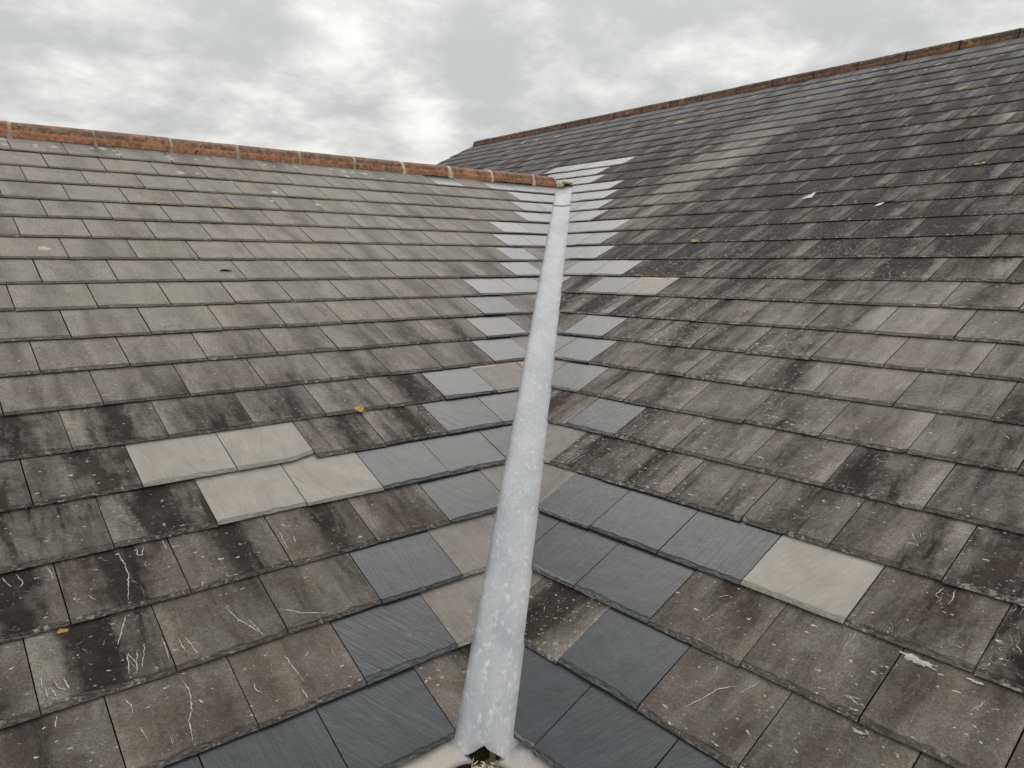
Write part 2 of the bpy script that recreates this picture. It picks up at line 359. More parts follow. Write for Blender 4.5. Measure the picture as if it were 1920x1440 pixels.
# ------------------------------------------------------------------ staining of each slope, in gauges
def gs(u, v, cu, cv, su, sv): return math.exp(-((u-cu)/su)**2-((v-cv)/sv)**2)
def stain(side, u, v):
    if side == 0:
        s = np.interp(v, [-5, -1.5, 0, 1.5, 3.5, 6, 9, 15], [0.54, 0.56, 0.58, 0.50, 0.32, 0.18, 0.07, 0.10])
        s += 0.24*gs(u, v, 7.2, 1.0, 2.6, 2.2)+0.12*gs(u, v, 4.5, 2.6, 2.5, 1.6)
        s += 0.20*gs(u, v, 0.2, 2.5, 2.0, 3.0)+0.22*gs(u, v, -6.0, 11.5, 1.6, 2.0)+0.16*gs(u, v, -4, 5.5, 2, 2.5)
        s += 0.14*gs(u, v, 7.0, 7.0, 0.8, 3)
    else:
        s = np.interp(v, [-4, 0, 3, 6, 9, 13, 18, 22, 26], [0.62, 0.62, 0.58, 0.66, 0.86, 0.90, 0.82, 0.62, 0.42])
        s -= 0.36*gs(u, v, 4.8, 5.0, 2.6, 3.2)+0.62*gs(u, v, -6.6, 15.5, 1.25, 7.0)+0.1*gs(u, v, -4.6, 3.5, 1.5, 4)
        s += 0.45*gs(u, v, -3.2, 15.0, 1.4, 7.5)+0.40*gs(u, v, -0.8, 10.5, 3.2, 3.2)+0.26*gs(u, v, 3.6, 12.6, 2.6, 2.6)
        s += 0.10*gs(u, v, -12, 18, 5, 4)+0.16*gs(u, v, 1.2, 2.0, 0.5, 5)+0.2*gs(u, v, 3.1, 5.0, 0.35, 3)+0.2*gs(u, v, 6.6, 3.0, 0.5, 4)
        s += 0.18*gs(u, v, 8, 0, 1.5, 1.5)
        s = min(s, 0.92)
    return s
def speck(side, u, v):
    if side == 0:
        s = np.interp(v, [-5, 0, 3, 6, 9, 15], [0.60, 0.42, 0.22, 0.12, 0.0, 0.0])+0.30*gs(u, v, -0.5, 3, 2.4, 4)
    else:
        s = np.interp(v, [-4, 0, 6, 12, 15, 26], [0.75, 0.75, 0.85, 0.45, 0.12, 0.0])
        s += 0.45*gs(u, v, 0.0, 5.0, 3.2, 5.5)-0.45*gs(u, v, 6.0, 5.5, 2.4, 4)
    return max(0.0, min(1.25, s))

# ------------------------------------------------------------------ slates
class Buf:
    def __init__(s): s.V = []; s.F = []; s.M = []; s.UV = []; s.W = []; s.R = []; s.n = 0
    def add(s, V, Fc, mi, UVs, Ws, R):
        s.V.append(V); s.F += [tuple(i+s.n for i in f) for f in Fc]; s.M += [mi]*len(Fc); s.UV.append(UVs); s.W.append(Ws)
        s.R.append(R); s.n += len(V)
def buf_mesh(b, name, mats):
    V = np.concatenate(b.V); UVs = np.concatenate(b.UV); Ws = np.concatenate(b.W); R = np.concatenate(b.R)
    me = bpy.data.meshes.new(name); me.from_pydata(V.tolist(), [], b.F)
    for m in mats: me.materials.append(m)
    me.polygons.foreach_set('material_index', np.array(b.M, dtype=np.int32))
    li = np.empty(len(me.loops), dtype=np.int32); me.loops.foreach_get('vertex_index', li)
    uvl = me.uv_layers.new(name='roof'); uvl.data.foreach_set('uv', UVs[li].ravel())
    a = me.attributes.new('wear', 'FLOAT_COLOR', 'POINT'); a.data.foreach_set('color', Ws.ravel())
    a = me.attributes.new('rnd', 'FLOAT_COLOR', 'POINT'); a.data.foreach_set('color', R.ravel())
    return me

def slate_geom(side, k, a, b, kind, dist, gdir=1, chip=None, cutv=True):
    """one slate: tail at course k, from a to b along the course. Returns V(world m), F, UV, wear, rnd"""
    gg = 1.0 if side == 0 else GR
    v0 = k*gg if side == 0 else (k+OR)*gg
    px = F*(b-a)/dist*0.533
    nx = int(max(3, min(40, px/5)))
    near = px > 45
    gap = rng.uniform(0.010, 0.018) if kind in 'OP' else rng.uniform(0.009, 0.016)
    if dist > 14: gap += 0.007
    a2, b2 = a+gap/2, b-gap/2
    th = rng.uniform(0.031, 0.038) if kind == 'O' else rng.uniform(0.027, 0.032)
    lift = rng.uniform(0.0, 0.010) if kind in 'OG' else rng.uniform(0.004, 0.014)
    lift2 = lift+rng.uniform(-0.003, 0.004)
    slope = 0.043
    if v0 > 4.5: th -= 0.006; slope = 0.038
    tv = rng.uniform(-0.014, 0.014); sk = rng.uniform(-0.016, 0.016)
    us = np.linspace(0, 1, nx+1)
    tj = tv+sk*(us-0.5)+0.006*fnoise(nx+1, 4)
    bw = 0.060+0.024*fnoise(nx+1, 4)+rng.uniform(-0.008, 0.010)
    if near: bw += 0.010*rng.uniform(-1, 1, nx+1)
    bw = np.clip(bw, 0.018, 0.10)
    if chip:                                  # a broken corner
        cu, cw, ch = chip
        tj = tj+ch*np.clip(1-np.abs(us-cu)/cw, 0, 1)**0.8
    def top(v, f): return -slope*v/gg+(lift*(1-f)+lift2*f)*np.clip(1-v/gg, 0, 1)
    rows = []                                 # (v, h, edge)
    z = np.zeros(nx+1)
    h0 = top(tj, us)
    rows.append((tj+0.012+z, h0-th, z+1.0))
    rows.append((tj, h0-th*0.72, z+1.0))
    if near:
        rows.append((tj+bw*0.38, h0-th*(0.42+0.14*rng.uniform(-1, 1, nx+1)), z+1.0))
        rows.append((tj+bw*0.72, h0-th*(0.20+0.12*rng.uniform(-1, 1, nx+1)), z+0.95))
    rows.append((tj+bw, top(tj+bw, us)+z, z+0.45))
    rows.append((tj+bw+0.012, top(tj+bw+0.012, us)+z, z))
    for q in ((0.25, 0.5, 0.8, 1.02, 1.3) if near else (0.6, 1.02, 1.3)):
        v = z+q*gg
        rows.append((v, top(v, us)+(0.0016*fnoise(nx+1, 2) if q < 1 else z), z))
    rows.append((z+1.3*gg, top(z+1.3*gg, us)-th, z))
    nr = len(rows)
    P = np.zeros((nr*(nx+1), 3)); E = np.zeros(nr*(nx+1))
    sw = 0.0022*fnoise(nr, 2), 0.0022*fnoise(nr, 2)
    for i, (v, h, e) in enumerate(rows):
        uu = a2+(b2-a2)*us
        uu = uu.copy(); uu[0] += sw[0][i]; uu[-1] += sw[1][i]
        P[i*(nx+1):(i+1)*(nx+1)] = np.stack([uu, v0+v, h], 1); E[i*(nx+1):(i+1)*(nx+1)] = e
    Fc = []
    for i in range(nr-1):
        for j in range(nx):
            q = i*(nx+1)+j; Fc.append((q, q+1, q+nx+2, q+nx+1))
    l = (nr-1)*(nx+1)
    for j in range(nx): Fc.append((l+j, l+j+1, j+1, j))
    Fc.append(tuple(i*(nx+1) for i in range(nr))); Fc.append(tuple(i*(nx+1)+nx for i in reversed(range(nr))))
    if side == 1: Fc = [tuple(reversed(f)) for f in Fc]
    # cut along the valley
    cuts = cutv and (a2 < ucut(side, v0+1.35*gg)*1.0 or a2 < ucut(side, v0-0.05))
    if cuts:
        bm = bmesh.new(); el = bm.verts.layers.float.new('e')
        vs = [bm.verts.new(p) for p in P]
        for vv, e in zip(vs, E): vv[el] = e
        for f in Fc:
            try: bm.faces.new([vs[i] for i in f])
            except ValueError: pass
        va, vb = v0-1, v0+2
        pa = Vector((ucut(side, va), va, 0)); pb = Vector((ucut(side, vb), vb, 0)); dd = (pb-pa).normalized()
        no = Vector((-dd.y, dd.x, 0))
        if no.x < 0: no = -no
        res = bmesh.ops.bisect_plane(bm, geom=bm.verts[:]+bm.edges[:]+bm.faces[:], plane_co=pa, plane_no=no, clear_inner=True, dist=1e-5)
        ce = [x for x in res['geom_cut'] if isinstance(x, bmesh.types.BMEdge)]
        if ce: bmesh.ops.triangle_fill(bm, edges=ce, use_beauty=True, use_dissolve=False)
        if len(bm.faces) < 4: bm.free(); return None
        bmesh.ops.recalc_face_normals(bm, faces=bm.faces)
        bm.verts.index_update()
        P = np.array([tuple(x.co) for x in bm.verts]); E = np.array([x[el] for x in bm.verts]); Fc = [tuple(x.index for x in f.verts) for f in bm.faces]
        bm.free()
        exposed = P[:, 1] < v0+gg*0.97
        if not exposed.any(): return None
    wv = plane_arr(side, P)*U
    if cuts:
        pass
    st = np.array([[stain(side, x[0], x[1]), speck(side, x[0], x[1])] for x in P])
    wear = np.concatenate([st, E[:, None], np.clip((P[:, 1:2]-v0)/gg, 0, 1)], 1)
    R = np.concatenate([np.tile(rng.uniform(0, 1, 3), (len(P), 1)), np.clip((P[:, 0:1]-a)/(b-a), 0, 1)], 1)
    return wv, Fc, P[:, :2]*U, wear, R

# measured joints in the courses (pixels in the photograph are turned back into places on the slope), rest on a regular 1.25 pitch
MODL = {-4:.26,-3:.755,-2:.18,-1:.82,0:.30,1:.84,2:.36,3:.89,4:.41,5:.94,6:.46,7:1.01,8:.54,9:1.06,10:.56,11:1.09,12:.62,13:1.14,14:.64}
MODR = {-3:.45,-2:.98,-1:.47,0:.98,1:.48,2:.99,3:.53,4:1.02,5:.57,6:1.08,7:.60,8:1.13,9:.67,10:1.19,11:.72,12:1.25,13:.77,14:1.3,15:.82,16:1.33,17:.85,18:1.36,19:.87,20:.38,21:.9,22:.4,23:.93,24:.43,25:.95,26:.45}
JL = {-3:[3.41,4.70,5.96],-2:[7.74,6.49,5.23,3.97,2.68],-1:[7.30,6.04,4.77,3.51,2.26],0:[6.65,5.40,4.13,2.88,1.62],1:[7.34,6.07,4.79,3.54,1.03,-.26],
2:[6.72,5.46,4.17,2.93,1.69,.45,-.79],3:[7.39,6.12,4.86,3.59,2.35,1.12,-.11,-1.47,-2.33],4:[6.78,5.51,4.26,2.99,1.76,.5,-.64,-1.96],5:[6.18,4.93,3.66,2.42,-.04,-2.58],
6:[6.83,5.57,4.31,3.08,1.86,.61,-3.16,-4.46],7:[6.27,5.01,3.77,2.50,1.28,.01,-1.26,-2.46,-5.11],8:[5.66,4.41,3.18,.68,-.60,-5.70],9:[6.32,5.06,3.80,2.57,.09,-1.21,-2.50,-6.26],
10:[5.69,4.44,3.20,1.98,.72,-.51,-1.78,-3.04,-6.85],11:[5.09,3.87,2.63],12:[5.77,4.52],13:[5.18,3.91],14:[5.79,4.57,3.33]}
JR = {-2:[4.98,6.23],-1:[3.05,4.34,5.61,6.91],0:[2.43,3.70,4.98,6.28,7.55],1:[.56,1.81,3.10,4.36,5.60,6.89],2:[-.03,1.17,2.47,3.75,5.01,6.29],3:[-.62,.59,1.88,3.14,4.43,5.67,6.96],
4:[-1.24,.03,1.23,2.51,3.78,5.06,6.35],5:[-1.76,-.50,1.92,3.21,4.47,5.76],6:[-3.57,-2.42,-1.14,1.30,2.59,3.87,5.14],7:[-3.02,-1.77,-.52,.77,2.01,3.27,4.54],
8:[-4.87,-3.68,-1.12,.15,1.43,2.68,3.96,5.23],9:[-5.54,-4.29,-.45,.83,2.11,3.35,4.66],10:[-6.25,-2.34,-1.07,.22,1.48,2.76,4.05],11:[-1.65,-.38,.89,2.15,3.43],12:[-2.24,-.96,.29,1.57,2.85],13:[-.29,.91,2.25]}
# which slate lies where, counted outwards from the valley: O weathered, D dark new, P pale, G greenish, T sandy
KL = {-4:'ODDD',-3:'GD',-2:'GGD',-1:'GD',0:'DDDPP',1:'DDOOPP',2:'GGD',3:'GD',4:'OD',5:'OD',6:'DDD',7:'OD',8:'OD',9:'DDD',10:'DDD',11:'DD',12:'DD',13:'DDD',14:'DDDDOD'}
KR = {-3:'DDD',-2:'OOD',-1:'DDD',0:'GDDDP',1:'G',2:'OOD',3:'GD',4:'DD',5:'OD',6:'OOO',7:'DODT',8:'GDD',9:'DD',10:'DDD',11:'DDD',12:'DD',13:'DD',14:'DDD',15:'DDD',16:'DD',17:'DD',18:'DDDD'}

def joints(side, k, umin, umax):
    mo = (MODL if side == 0 else MODR)[k]
    us = 1.25*(np.arange(-45, 40)+mo)+rng.uniform(-.012, .012, 85)
    jj = np.array((JL if side == 0 else JR).get(k, [99.]))
    for i in range(len(us)):
        dd = abs(jj-us[i])
        if dd.min() < .25: us[i] = jj[dd.argmin()]
    us = us[(us > umin-1.3) & (us < umax+1.3)]
    return us

def make_roof(side, name, label, k0, k1, uleft, uright, base):
    root = empty(name, tuple(np.array(base)*U)); tag(root, label, 'roof')
    gg = 1.0 if side == 0 else GR
    items = []
    for k in range(k0, k1+1):
        v0 = (k if side == 0 else k+OR)*gg
        if side == 0: umin = ucut(0, v0+gg)
        else: umin = ucut(1, v0+gg) if k < 16 else -33.7
        us = joints(side, k, umin, uright)
        kinds = (KL if side == 0 else KR).get(k, '')
        idx = 0
        cu = ucut(side, v0+gg)
        for a, b in zip(us[:-1], us[1:]):
            if a > uright: continue
            if side == 1 and k >= 16 and a < -33.7-0.3: 
                if b < -33.4: continue
                a = -33.72+rng.uniform(-.05, .05)
            if b <= cu+0.02 and not (side == 1 and k >= 16): continue
            kind = 'O'
            if b > cu+0.02:
                if idx < len(kinds): kind = kinds[idx]
                idx += 1
            if side == 1 and k == 17 and -16.5 < (a+b)/2 < -14.2: kind = 'D'
            items.append([side, k, a, b, kind, v0])
    out = []
    for it in items:
        side, k, a, b, kind, v0 = it
        c4 = [plane_pt(side, max(x, ucut(side, y)) if not (side == 1 and k >= 16) else x, y) for x, y in ((a, v0), (b, v0), (b, v0+gg), (a, v0+gg))]
        pr = [proj(c) for c in c4]
        dist = np.linalg.norm((c4[0]+c4[2])/2-CAM)
        if all(q[2] > 0.5 for q in pr):
            xs = [min(max(q[0], 0), 1920) for q in pr]; ys = [min(max(q[1], 0), 1440) for q in pr]
            ar = abs(sum(xs[i]*ys[(i+1) % 4]-xs[(i+1) % 4]*ys[i] for i in range(4)))/2
        else: ar = 0.0
        if side == 1 and k >= 16 and (a+b)/2 < -13.3 and k < 18: ar = 0.0
        chip = (0.0, 0.30, 0.10) if (side == 0 and k == 1 and 3.4 < a < 3.7) else None
        if chip is None and kind == 'O' and rng.random() < 0.05: chip = (float(rng.integers(0, 2)), rng.uniform(.03, .08), rng.uniform(.02, .05))
        gm = slate_geom(side, k, a, b, kind, max(dist, 5.0), chip=chip, cutv=not (side == 1 and k >= 16))
        if gm is None: continue
        if side == 0 and k == 2 and kind == 'G' or kind == 'T': gm = gm[:3]+(np.where((gm[2][:, 1:2]/U > v0+0.80*gg)*np.array([[0, 1, 0, 0]]), 2.0, gm[3]),)+gm[4:]
        out.append((ar, kind, gm))
    old = sorted([x for x in out if x[1] in 'O'], key=lambda x: -x[0])
    single = old[:100]; rest = old[100:]
    new = [x for x in out if x[1] != 'O']
    b = Buf()
    for ar, kind, gm in rest: b.add(gm[0], gm[1], 0, gm[2], gm[3], gm[4])
    me = buf_mesh(b, 'slate_courses', [SM['O']]); o = link('slate_courses', me, root); o['kind'] = 'stuff'
    o['label'] = 'weathered grey slates in even courses'
    nm = {'O': 'weathered_slate', 'D': 'replacement_slate', 'P': 'pale_slate', 'G': 'cut_slate', 'T': 'sandy_slate'}
    lb = {'D': 'smooth new blue-grey slate', 'P': 'clean pale buff slate', 'G': 'greenish grey slate cut to the valley', 'T': 'sandy slate with a pale band along its top'}
    for ar, kind, gm in single+new:
        b = Buf(); b.add(gm[0], gm[1], 0, gm[2], gm[3], gm[4])
        me = buf_mesh(b, nm[kind], [SM[kind]])
        o = link(nm[kind], me, root)
        if kind in lb: o['label'] = lb[kind]
    return root

LEFT = make_roof(0, 'slate_roof', 'lower slate roof slope on the left, topped by bright orange ridge tiles', -4, 14, 0, 13.0, plane_pt(0, 6, -4, -.3))
RIGHT = make_roof(1, 'slate_roof', 'taller dark streaked slate roof slope on the right, with a brown mossy ridge', -3, 26, 0, 13.0, plane_pt(1, 6, -4, -.3))

# ------------------------------------------------------------------ decks, far slopes and walls under the slates
VE = -4.02                                      # eaves, up-slope position (left); right eaves is level with it
VER = (-3+OR)*GR-0.02
H1 = -0.17
def quad(name, pts, m, parent, thick=None):
    return link(name, mesh(name, [np.array(p)*U for p in pts], [tuple(range(len(pts)))], m), parent)
def vx(v): return -(MV*v*math.cos(PL))          # u of the valley line on the left roof
def vxr(v): return -(v*math.cos(PR)/MV)
RV = 15.52; RVR = 27.15                         # apex of each roof
quad('roof_deck', [plane_pt(0, 13, VE+.1, H1), plane_pt(0, vx(VE+.1), VE+.1, H1), plane_pt(0, vx(RV), RV, H1), plane_pt(0, 13, RV, H1)], DECK, LEFT)
quad('roof_deck', [plane_pt(1, 13, VER+.1, H1), plane_pt(1, vxr(VER+.1), VER+.1, H1), plane_pt(1, vxr(16.0), 16.0, H1), plane_pt(1, -33.6, 16.0, H1), plane_pt(1, -33.6, RVR, H1), plane_pt(1, 13, RVR, H1)], DECK, RIGHT)
apL = plane_pt(0, 0, RV, H1); apR = plane_pt(1, 0, RVR, H1)
yL, zL = apL[1], apL[2]; xR, zR = apR[0], apR[2]
ev = plane_pt(0, 0, VE, H1); ez = ev[2]; exr = plane_pt(1, 0, VER, H1)[0]
yb = yL+(yL-ev[1]); xb = xR+(xR-exr)
quad('far_slope', [(-13, yL, zL), (zL/TR, yL, zL), (exr, yb, ez), (-13, yb, ez)], FARSLATE, LEFT)
quad('far_slope', [(xR, -13, zR), (xR, 33.6, zR), (xb, 33.6, ez), (xb, -13, ez)], FARSLATE, RIGHT)
GZ = ez-14.0                                    # ground, about three metres below the eaves
wi = 0.8
quad('wall', [(-12.9, ev[1]+wi, GZ), (exr+wi, ev[1]+wi, GZ), (exr+wi, ev[1]+wi, ez+.3), (-12.9, ev[1]+wi, ez+.3)], BRICK, LEFT)
quad('gable_wall', [(-12.9, ev[1]+wi, GZ), (-12.9, yb-wi, GZ), (-12.9, yb-wi, ez+.3), (-12.9, yL, zL-.1), (-12.9, ev[1]+wi, ez+.3)], BRICK, LEFT)
quad('wall', [(exr+wi, -12.9, GZ), (exr+wi, ev[1]+wi, GZ), (exr+wi, ev[1]+wi, ez+.3), (exr+wi, -12.9, ez+.3)], BRICK, RIGHT)
quad('wall', [(exr+wi, yb-wi, GZ), (exr+wi, 33.4, GZ), (exr+wi, 33.4, ez+.3), (exr+wi, yb-wi, ez+.3)], BRICK, RIGHT)
for yy in (-12.9, 33.4):
    quad('gable_wall', [(exr+wi, yy, GZ), (xb-wi, yy, GZ), (xb-wi, yy, ez+.3), (xR, yy, zR-.1), (exr+wi, yy, ez+.3)], BRICK, RIGHT)
# the bare right slope beyond the hidden back valley
quad('far_slope', [plane_pt(1, -yb-0.2, VER, -.06), plane_pt(1, -33.6, VER, -.06), plane_pt(1, -33.6, 16.2, -.085), plane_pt(1, -13.8, 16.2, -.085)], FARSLATE, RIGHT)
gm = mesh('ground', [(-400, -400, GZ*U), (400, -400, GZ*U), (400, 400, GZ*U), (-400, 400, GZ*U)], [(0, 1, 2, 3)], GRASS)
gr = link('ground', gm); tag(gr, kind='structure')

# ------------------------------------------------------------------ ridge tiles
def frame_pts(side, s, y, z):
    """point on a ridge: s along it (+ = towards where u grows), y across, z up; gauges"""
    if side == 0: return np.array([-s, plane_pt(0, 0, 15.0)[1]+0.45+y, plane_pt(0, 0, 15.0)[2]+z])
    return np.array([plane_pt(1, 0, 26.62)[0]+0.42+y, -s, plane_pt(1, 0, 26.62)[2]+z])
def profile(side, n=16):
    if side == 0:
        hw, lip, top = 0.45, 0.14, 0.41
    else: hw, lip, top = 0.42, 0.10, 0.39
    pts = [(-hw, -0.03, 1.0), (-hw-0.004, lip*0.5, 1.0), (-hw, lip, 0.9)]
    for i in range(n+1):
        t = math.pi*(1-i/n); e = 0.80
        c, s = math.cos(t), math.sin(t)
        pts.append(((hw-0.035)*math.copysign(abs(c)**0.9, c), lip+0.02+(top-lip-0.02)*abs(s)**e, 0.45*(abs(c)**3)-0.1))
    pts += [(hw, lip, 0.9), (hw+0.004, lip*0.5, 1.0), (hw, -0.03, 1.0)]
    return pts
def ridge_tile(side, s0, s1, parent, m, wob=0.0):
    pr = profile(side); n = len(pr); nl = 14
    tilt = rng.uniform(-0.012, 0.012, 2); V = []; lips = []
    dz = rng.uniform(-0.012, 0.012); dy = rng.uniform(-0.012, 0.012)
    for j in range(nl+1):
        f = j/nl; s = s0+(s1-s0)*f
        rag = 0.004*fnoise(n, 3) if side == 0 else 0.016*fnoise(n, 3)
        for i, (y, z, l) in enumerate(pr):
            sc = 1+rag[i]
            V.append(frame_pts(side, s+(0.012*math.sin(i*1.7) if j in (0, nl) else 0), y*sc+dy+tilt[0]*(f-.5), z*sc+dz+tilt[1]*(f-.5))); lips.append(l)
    Fc = [(j*n+i, j*n+i+1, (j+1)*n+i+1, (j+1)*n+i) for j in range(nl) for i in range(n-1)]
    # thickness at both ends
    b = len(V)
    for j in (0, nl):
        s = s0 if j == 0 else s1
        for i, (y, z, l) in enumerate(pr): V.append(frame_pts(side, s, y*0.86+dy, z*0.86-0.02+dz)); lips.append(0.0)
    for i in range(n-1):
        Fc.append((i, i+1, b+i+1, b+i)); Fc.append((nl*n+i+1, nl*n+i, b+n+i, b+n+i+1)); Fc.append((b+i, b+i+1, b+n+i+1, b+n+i))
    Fc.append((0, b, b+n, nl*n)); Fc.append((n-1, nl*n+n-1, b+2*n-1, b+n-1))
    me = mesh('ridge_tile', np.array(V)*U, Fc, m)
    for p in me.polygons: p.use_smooth = len(p.vertices) == 4 and True
    a = me.attributes.new('lip', 'FLOAT', 'POINT'); a.data.foreach_set('value', np.array(lips))
    r = rng.uniform(0, 1, 3); a = me.attributes.new('rnd', 'FLOAT_COLOR', 'POINT'); a.data.foreach_set('color', np.tile(np.append(r, 1), len(V)))
    return link('ridge_tile', me, parent)
def mortar_joint(side, s, parent, m, w0=0.05, w1=0.11, grow=0.02, drip=0.06):
    pr = profile(side); n = len(pr); V = []
    wl = w0+(w1-w0)*np.clip(np.abs(fnoise(n, 4))+0.3, 0, 1); wr = w0+(w1-w0)*np.clip(np.abs(fnoise(n, 4))+0.3, 0, 1)
    for q in range(5):
        f = (q-2)/2.0
        for i, (y, z, l) in enumerate(pr):
            hgt = 1+(grow*(1-abs(f)**2)-0.012*(abs(f) > .9))*(1+0.3*math.sin(i*2.1+s))
            zz_ = z*hgt if i not in (0, n-1) else z-drip*(1-abs(f))
            V.append(frame_pts(side, s+f*(wl[i] if f < 0 else wr[i]), y*hgt*(1.0+(0.10*(1-abs(f)) if i in (0, n-1) else 0)), zz_))
    Fc = [(j*n+i, j*n+i+1, (j+1)*n+i+1, (j+1)*n+i) for j in range(4) for i in range(n-1)]
    Fc.append(tuple(range(n))); Fc.append(tuple(4*n+i for i in reversed(range(n))))
    me = mesh('mortar_joint', np.array(V)*U, Fc, m, True)
    return link('mortar_joint', me, parent)
JT = [5.68, 3.75, 1.82, -.12, -2.09, -4.01, -5.94, -7.97, -9.92, -12.05]
js = [13.4, 11.5, 9.55, 7.62]+JT+[-13.25]
for s1, s0 in zip(js[:-1], js[1:]): ridge_tile(0, s0+0.018, s1-0.018, LEFT, RIDGE_L)
for i, s in enumerate(js[1:-1]):
    fresh = s < -5
    mortar_joint(0, s, LEFT, MORTAR_F if fresh else MORTAR, 0.015, 0.13 if fresh else 0.10, 0.035 if fresh else 0.022, 0.16 if fresh else 0.05)
s = 13.3
while s > -33.4:
    e = max(s-1.97, -33.5); ridge_tile(1, e+0.02, s-0.02, RIGHT, RIDGE_R); s -= 1.97

def blob(name, c, rx, ry, rz, m, seed, parent=None, ax=None, n=14, rough=0.25):
    """lumpy low mound; c in gauges, ax = (u dir, v dir, normal)"""
    r = np.random.default_rng(seed); V = []
    ang = np.linspace(0, 2*math.pi, n, endpoint=False); rad = 1+rough*r.uniform(-1, 1, n)
    for q, (f, h) in enumerate(((1.0, -0.3), (0.92, 0.35), (0.6, 0.8), (0.25, 1.0))):
        for i, t in enumerate(ang):
            k = rad[i]*f*(1+0.12*rough*4*r.uniform(-1, 1)); hh = h*(1+0.3*r.uniform(-1, 1))
            V.append(np.array(c)+ax[0]*rx*k*math.cos(t)+ax[1]*ry*k*math.sin(t)+ax[2]*rz*hh)
    V.append(np.array(c)+ax[2]*rz)
    Fc = [(q*n+i, q*n+(i+1) % n, (q+1)*n+(i+1) % n, (q+1)*n+i) for q in range(3) for i in range(n)]
    Fc += [(3*n+i, 3*n+(i+1) % n, 4*n) for i in range(n)]; Fc.append(tuple(reversed(range(n))))
    return link(name, mesh(name, np.array(V)*U, Fc, m, True), parent)
def axes(side):
    o = plane_pt(side, 0, 0); return [plane_pt(side, 1, 0)-o, plane_pt(side, 0, 1)-o, plane_pt(side, 0, 0, 1)-o]
WX = [np.array((1., 0, 0)), np.array((0, 1., 0)), np.array((0, 0, 1.))]
# mortar closing the end of the orange ridge against the taller roof
pE = frame_pts(0, -13.35, 0, 0)
blob('mortar_end', pE+np.array((0.10, -0.30, 0.02)), 0.16, 0.30, 0.20, MORTAR_F, 3, LEFT, WX, rough=0.4)
blob('mortar_end', pE+np.array((0.06, 0.0, 0.10)), 0.10, 0.36, 0.26, MORTAR_F, 4, LEFT, WX, rough=0.2)
blob('mortar_end', pE+np.array((0.42, -0.36, 0.16)), 0.30, 0.24, 0.13, MORTAR_F, 5, LEFT, WX, rough=0.5)

# ------------------------------------------------------------------ lead valley
VR = empty('valley_gutter', tuple(np.array((-4.0*MV, -4.0, -4.0*TL))*U))
tag(VR, 'long strip of mottled pale grey sheet metal lining the valley between both roofs', 'valley gutter')
vd = np.array([MV, 1.0, TL]); vh = np.array([-1.0, MV, 0]); vh /= np.linalg.norm(vh)    # vh points across, to the left
def vpt(y, t, dz):
    """y along the valley, t across (-1 right .. 1 left), dz up"""
    return np.array([MV*y, y, TL*y])+vh*t*HW+np.array([0, 0, dz])
def trough_z(t, y):
    # edges tucked just below the slates; a soft concave bed between
    hz = abs(t)*HW*0.335-0.062
    bed = -0.045+0.026*abs(t)**2.0
    return min(hz, bed) if abs(t) > 1 else bed
def sheet(name, y0, y1, off, seed, flare=False, ny=90):
    r = np.random.default_rng(seed); ts = np.linspace(-1.28, 1.28, 25); V = []; dirt = []
    ys = np.linspace(y0, y1, ny)
    w1 = fnoise(ny, 6, seed+1); w2 = fnoise(ny, 6, seed+2)
    for j, yy in enumerate(ys):
        for t in ts:
            y = yy if name != 'lower_sheet' else max(yy, -3.76-0.17*min(abs(t), 1.1)+0.006*math.sin(t*9))+(1e-4*j if yy < -3.7 else 0)
            dz = trough_z(t, y)+off
            dz += 0.004*math.sin(y*1.3+t*2.2)*(1-abs(t)/1.7)*w1[j]+0.003*w2[j]*math.cos(t*3)*(abs(t) < 1.2)
            V.append(vpt(y, t, dz)); dirt.append(max(0.0, min(1.0, (-3.6-y)/0.3))*0.3)
    n = len(ts)
    Fc = [(j*n+i, j*n+i+1, (j+1)*n+i+1, (j+1)*n+i) for j in range(ny-1) for i in range(n-1)]
    me = mesh(name, np.array(V)*U, Fc, LEAD, True)
    a = me.attributes.new('dirt', 'FLOAT', 'POINT'); a.data.foreach_set('value', np.array(dirt))
    o = link(name, me, VR)
    mo = o.modifiers.new('thick', 'SOLIDIFY'); mo.thickness = 0.0035; mo.offset = -1
    return o
sheet('lower_sheet', -3.96, 11.65, 0.0, 11, ny=140)
sheet('upper_sheet', 11.45, 13.8, 0.020, 21, ny=24)
# feet of the metal dressed out under the eaves slates on both sides
def wing(side, run):
    V = []; dirt = []; na, nb = 16, 8
    for i in range(na+1):
        a = i/na
        for j in range(nb+1):
            b = j/nb
            along = 4.13+run*a; wob = 0.008*math.sin(6*a)+0.006*math.sin(17*a)
            if side == 0:
                y = -3.40-(0.40+wob)*b; x = -along+0.10*b*(1-a)-0.12*a*b; z = TL*y
            else:
                x = -3.46-(0.40+wob)*b; y = -along+0.05+0.10*b*(1-a); z = TR*x
            V.append((x, y, z-0.130+0.062*min(1, a*7)+0.006*math.sin(5*a+4*b))); dirt.append(min(0.95, 0.35+a*2.0))
    Fc = [(i*(nb+1)+j, i*(nb+1)+j+1, (i+1)*(nb+1)+j+1, (i+1)*(nb+1)+j) for i in range(na) for j in range(nb)]
    me = mesh('dressed_foot', np.array(V)*U, Fc, LEAD, True)
    a = me.attributes.new('dirt', 'FLOAT', 'POINT'); a.data.foreach_set('value', np.array(dirt))
    o = link('dressed_foot', me, VR); mo = o.modifiers.new('thick', 'SOLIDIFY'); mo.thickness = 0.003; mo.offset = 1
wing(0, 0.72); wing(1, 1.2)
cp = vpt(0.07, 0.02, -0.07)
vax = [vh, vd/np.linalg.norm(vd), np.cross(vh, vd/np.linalg.norm(vd))]
if vax[2][2] < 0: vax[2] = -vax[2]
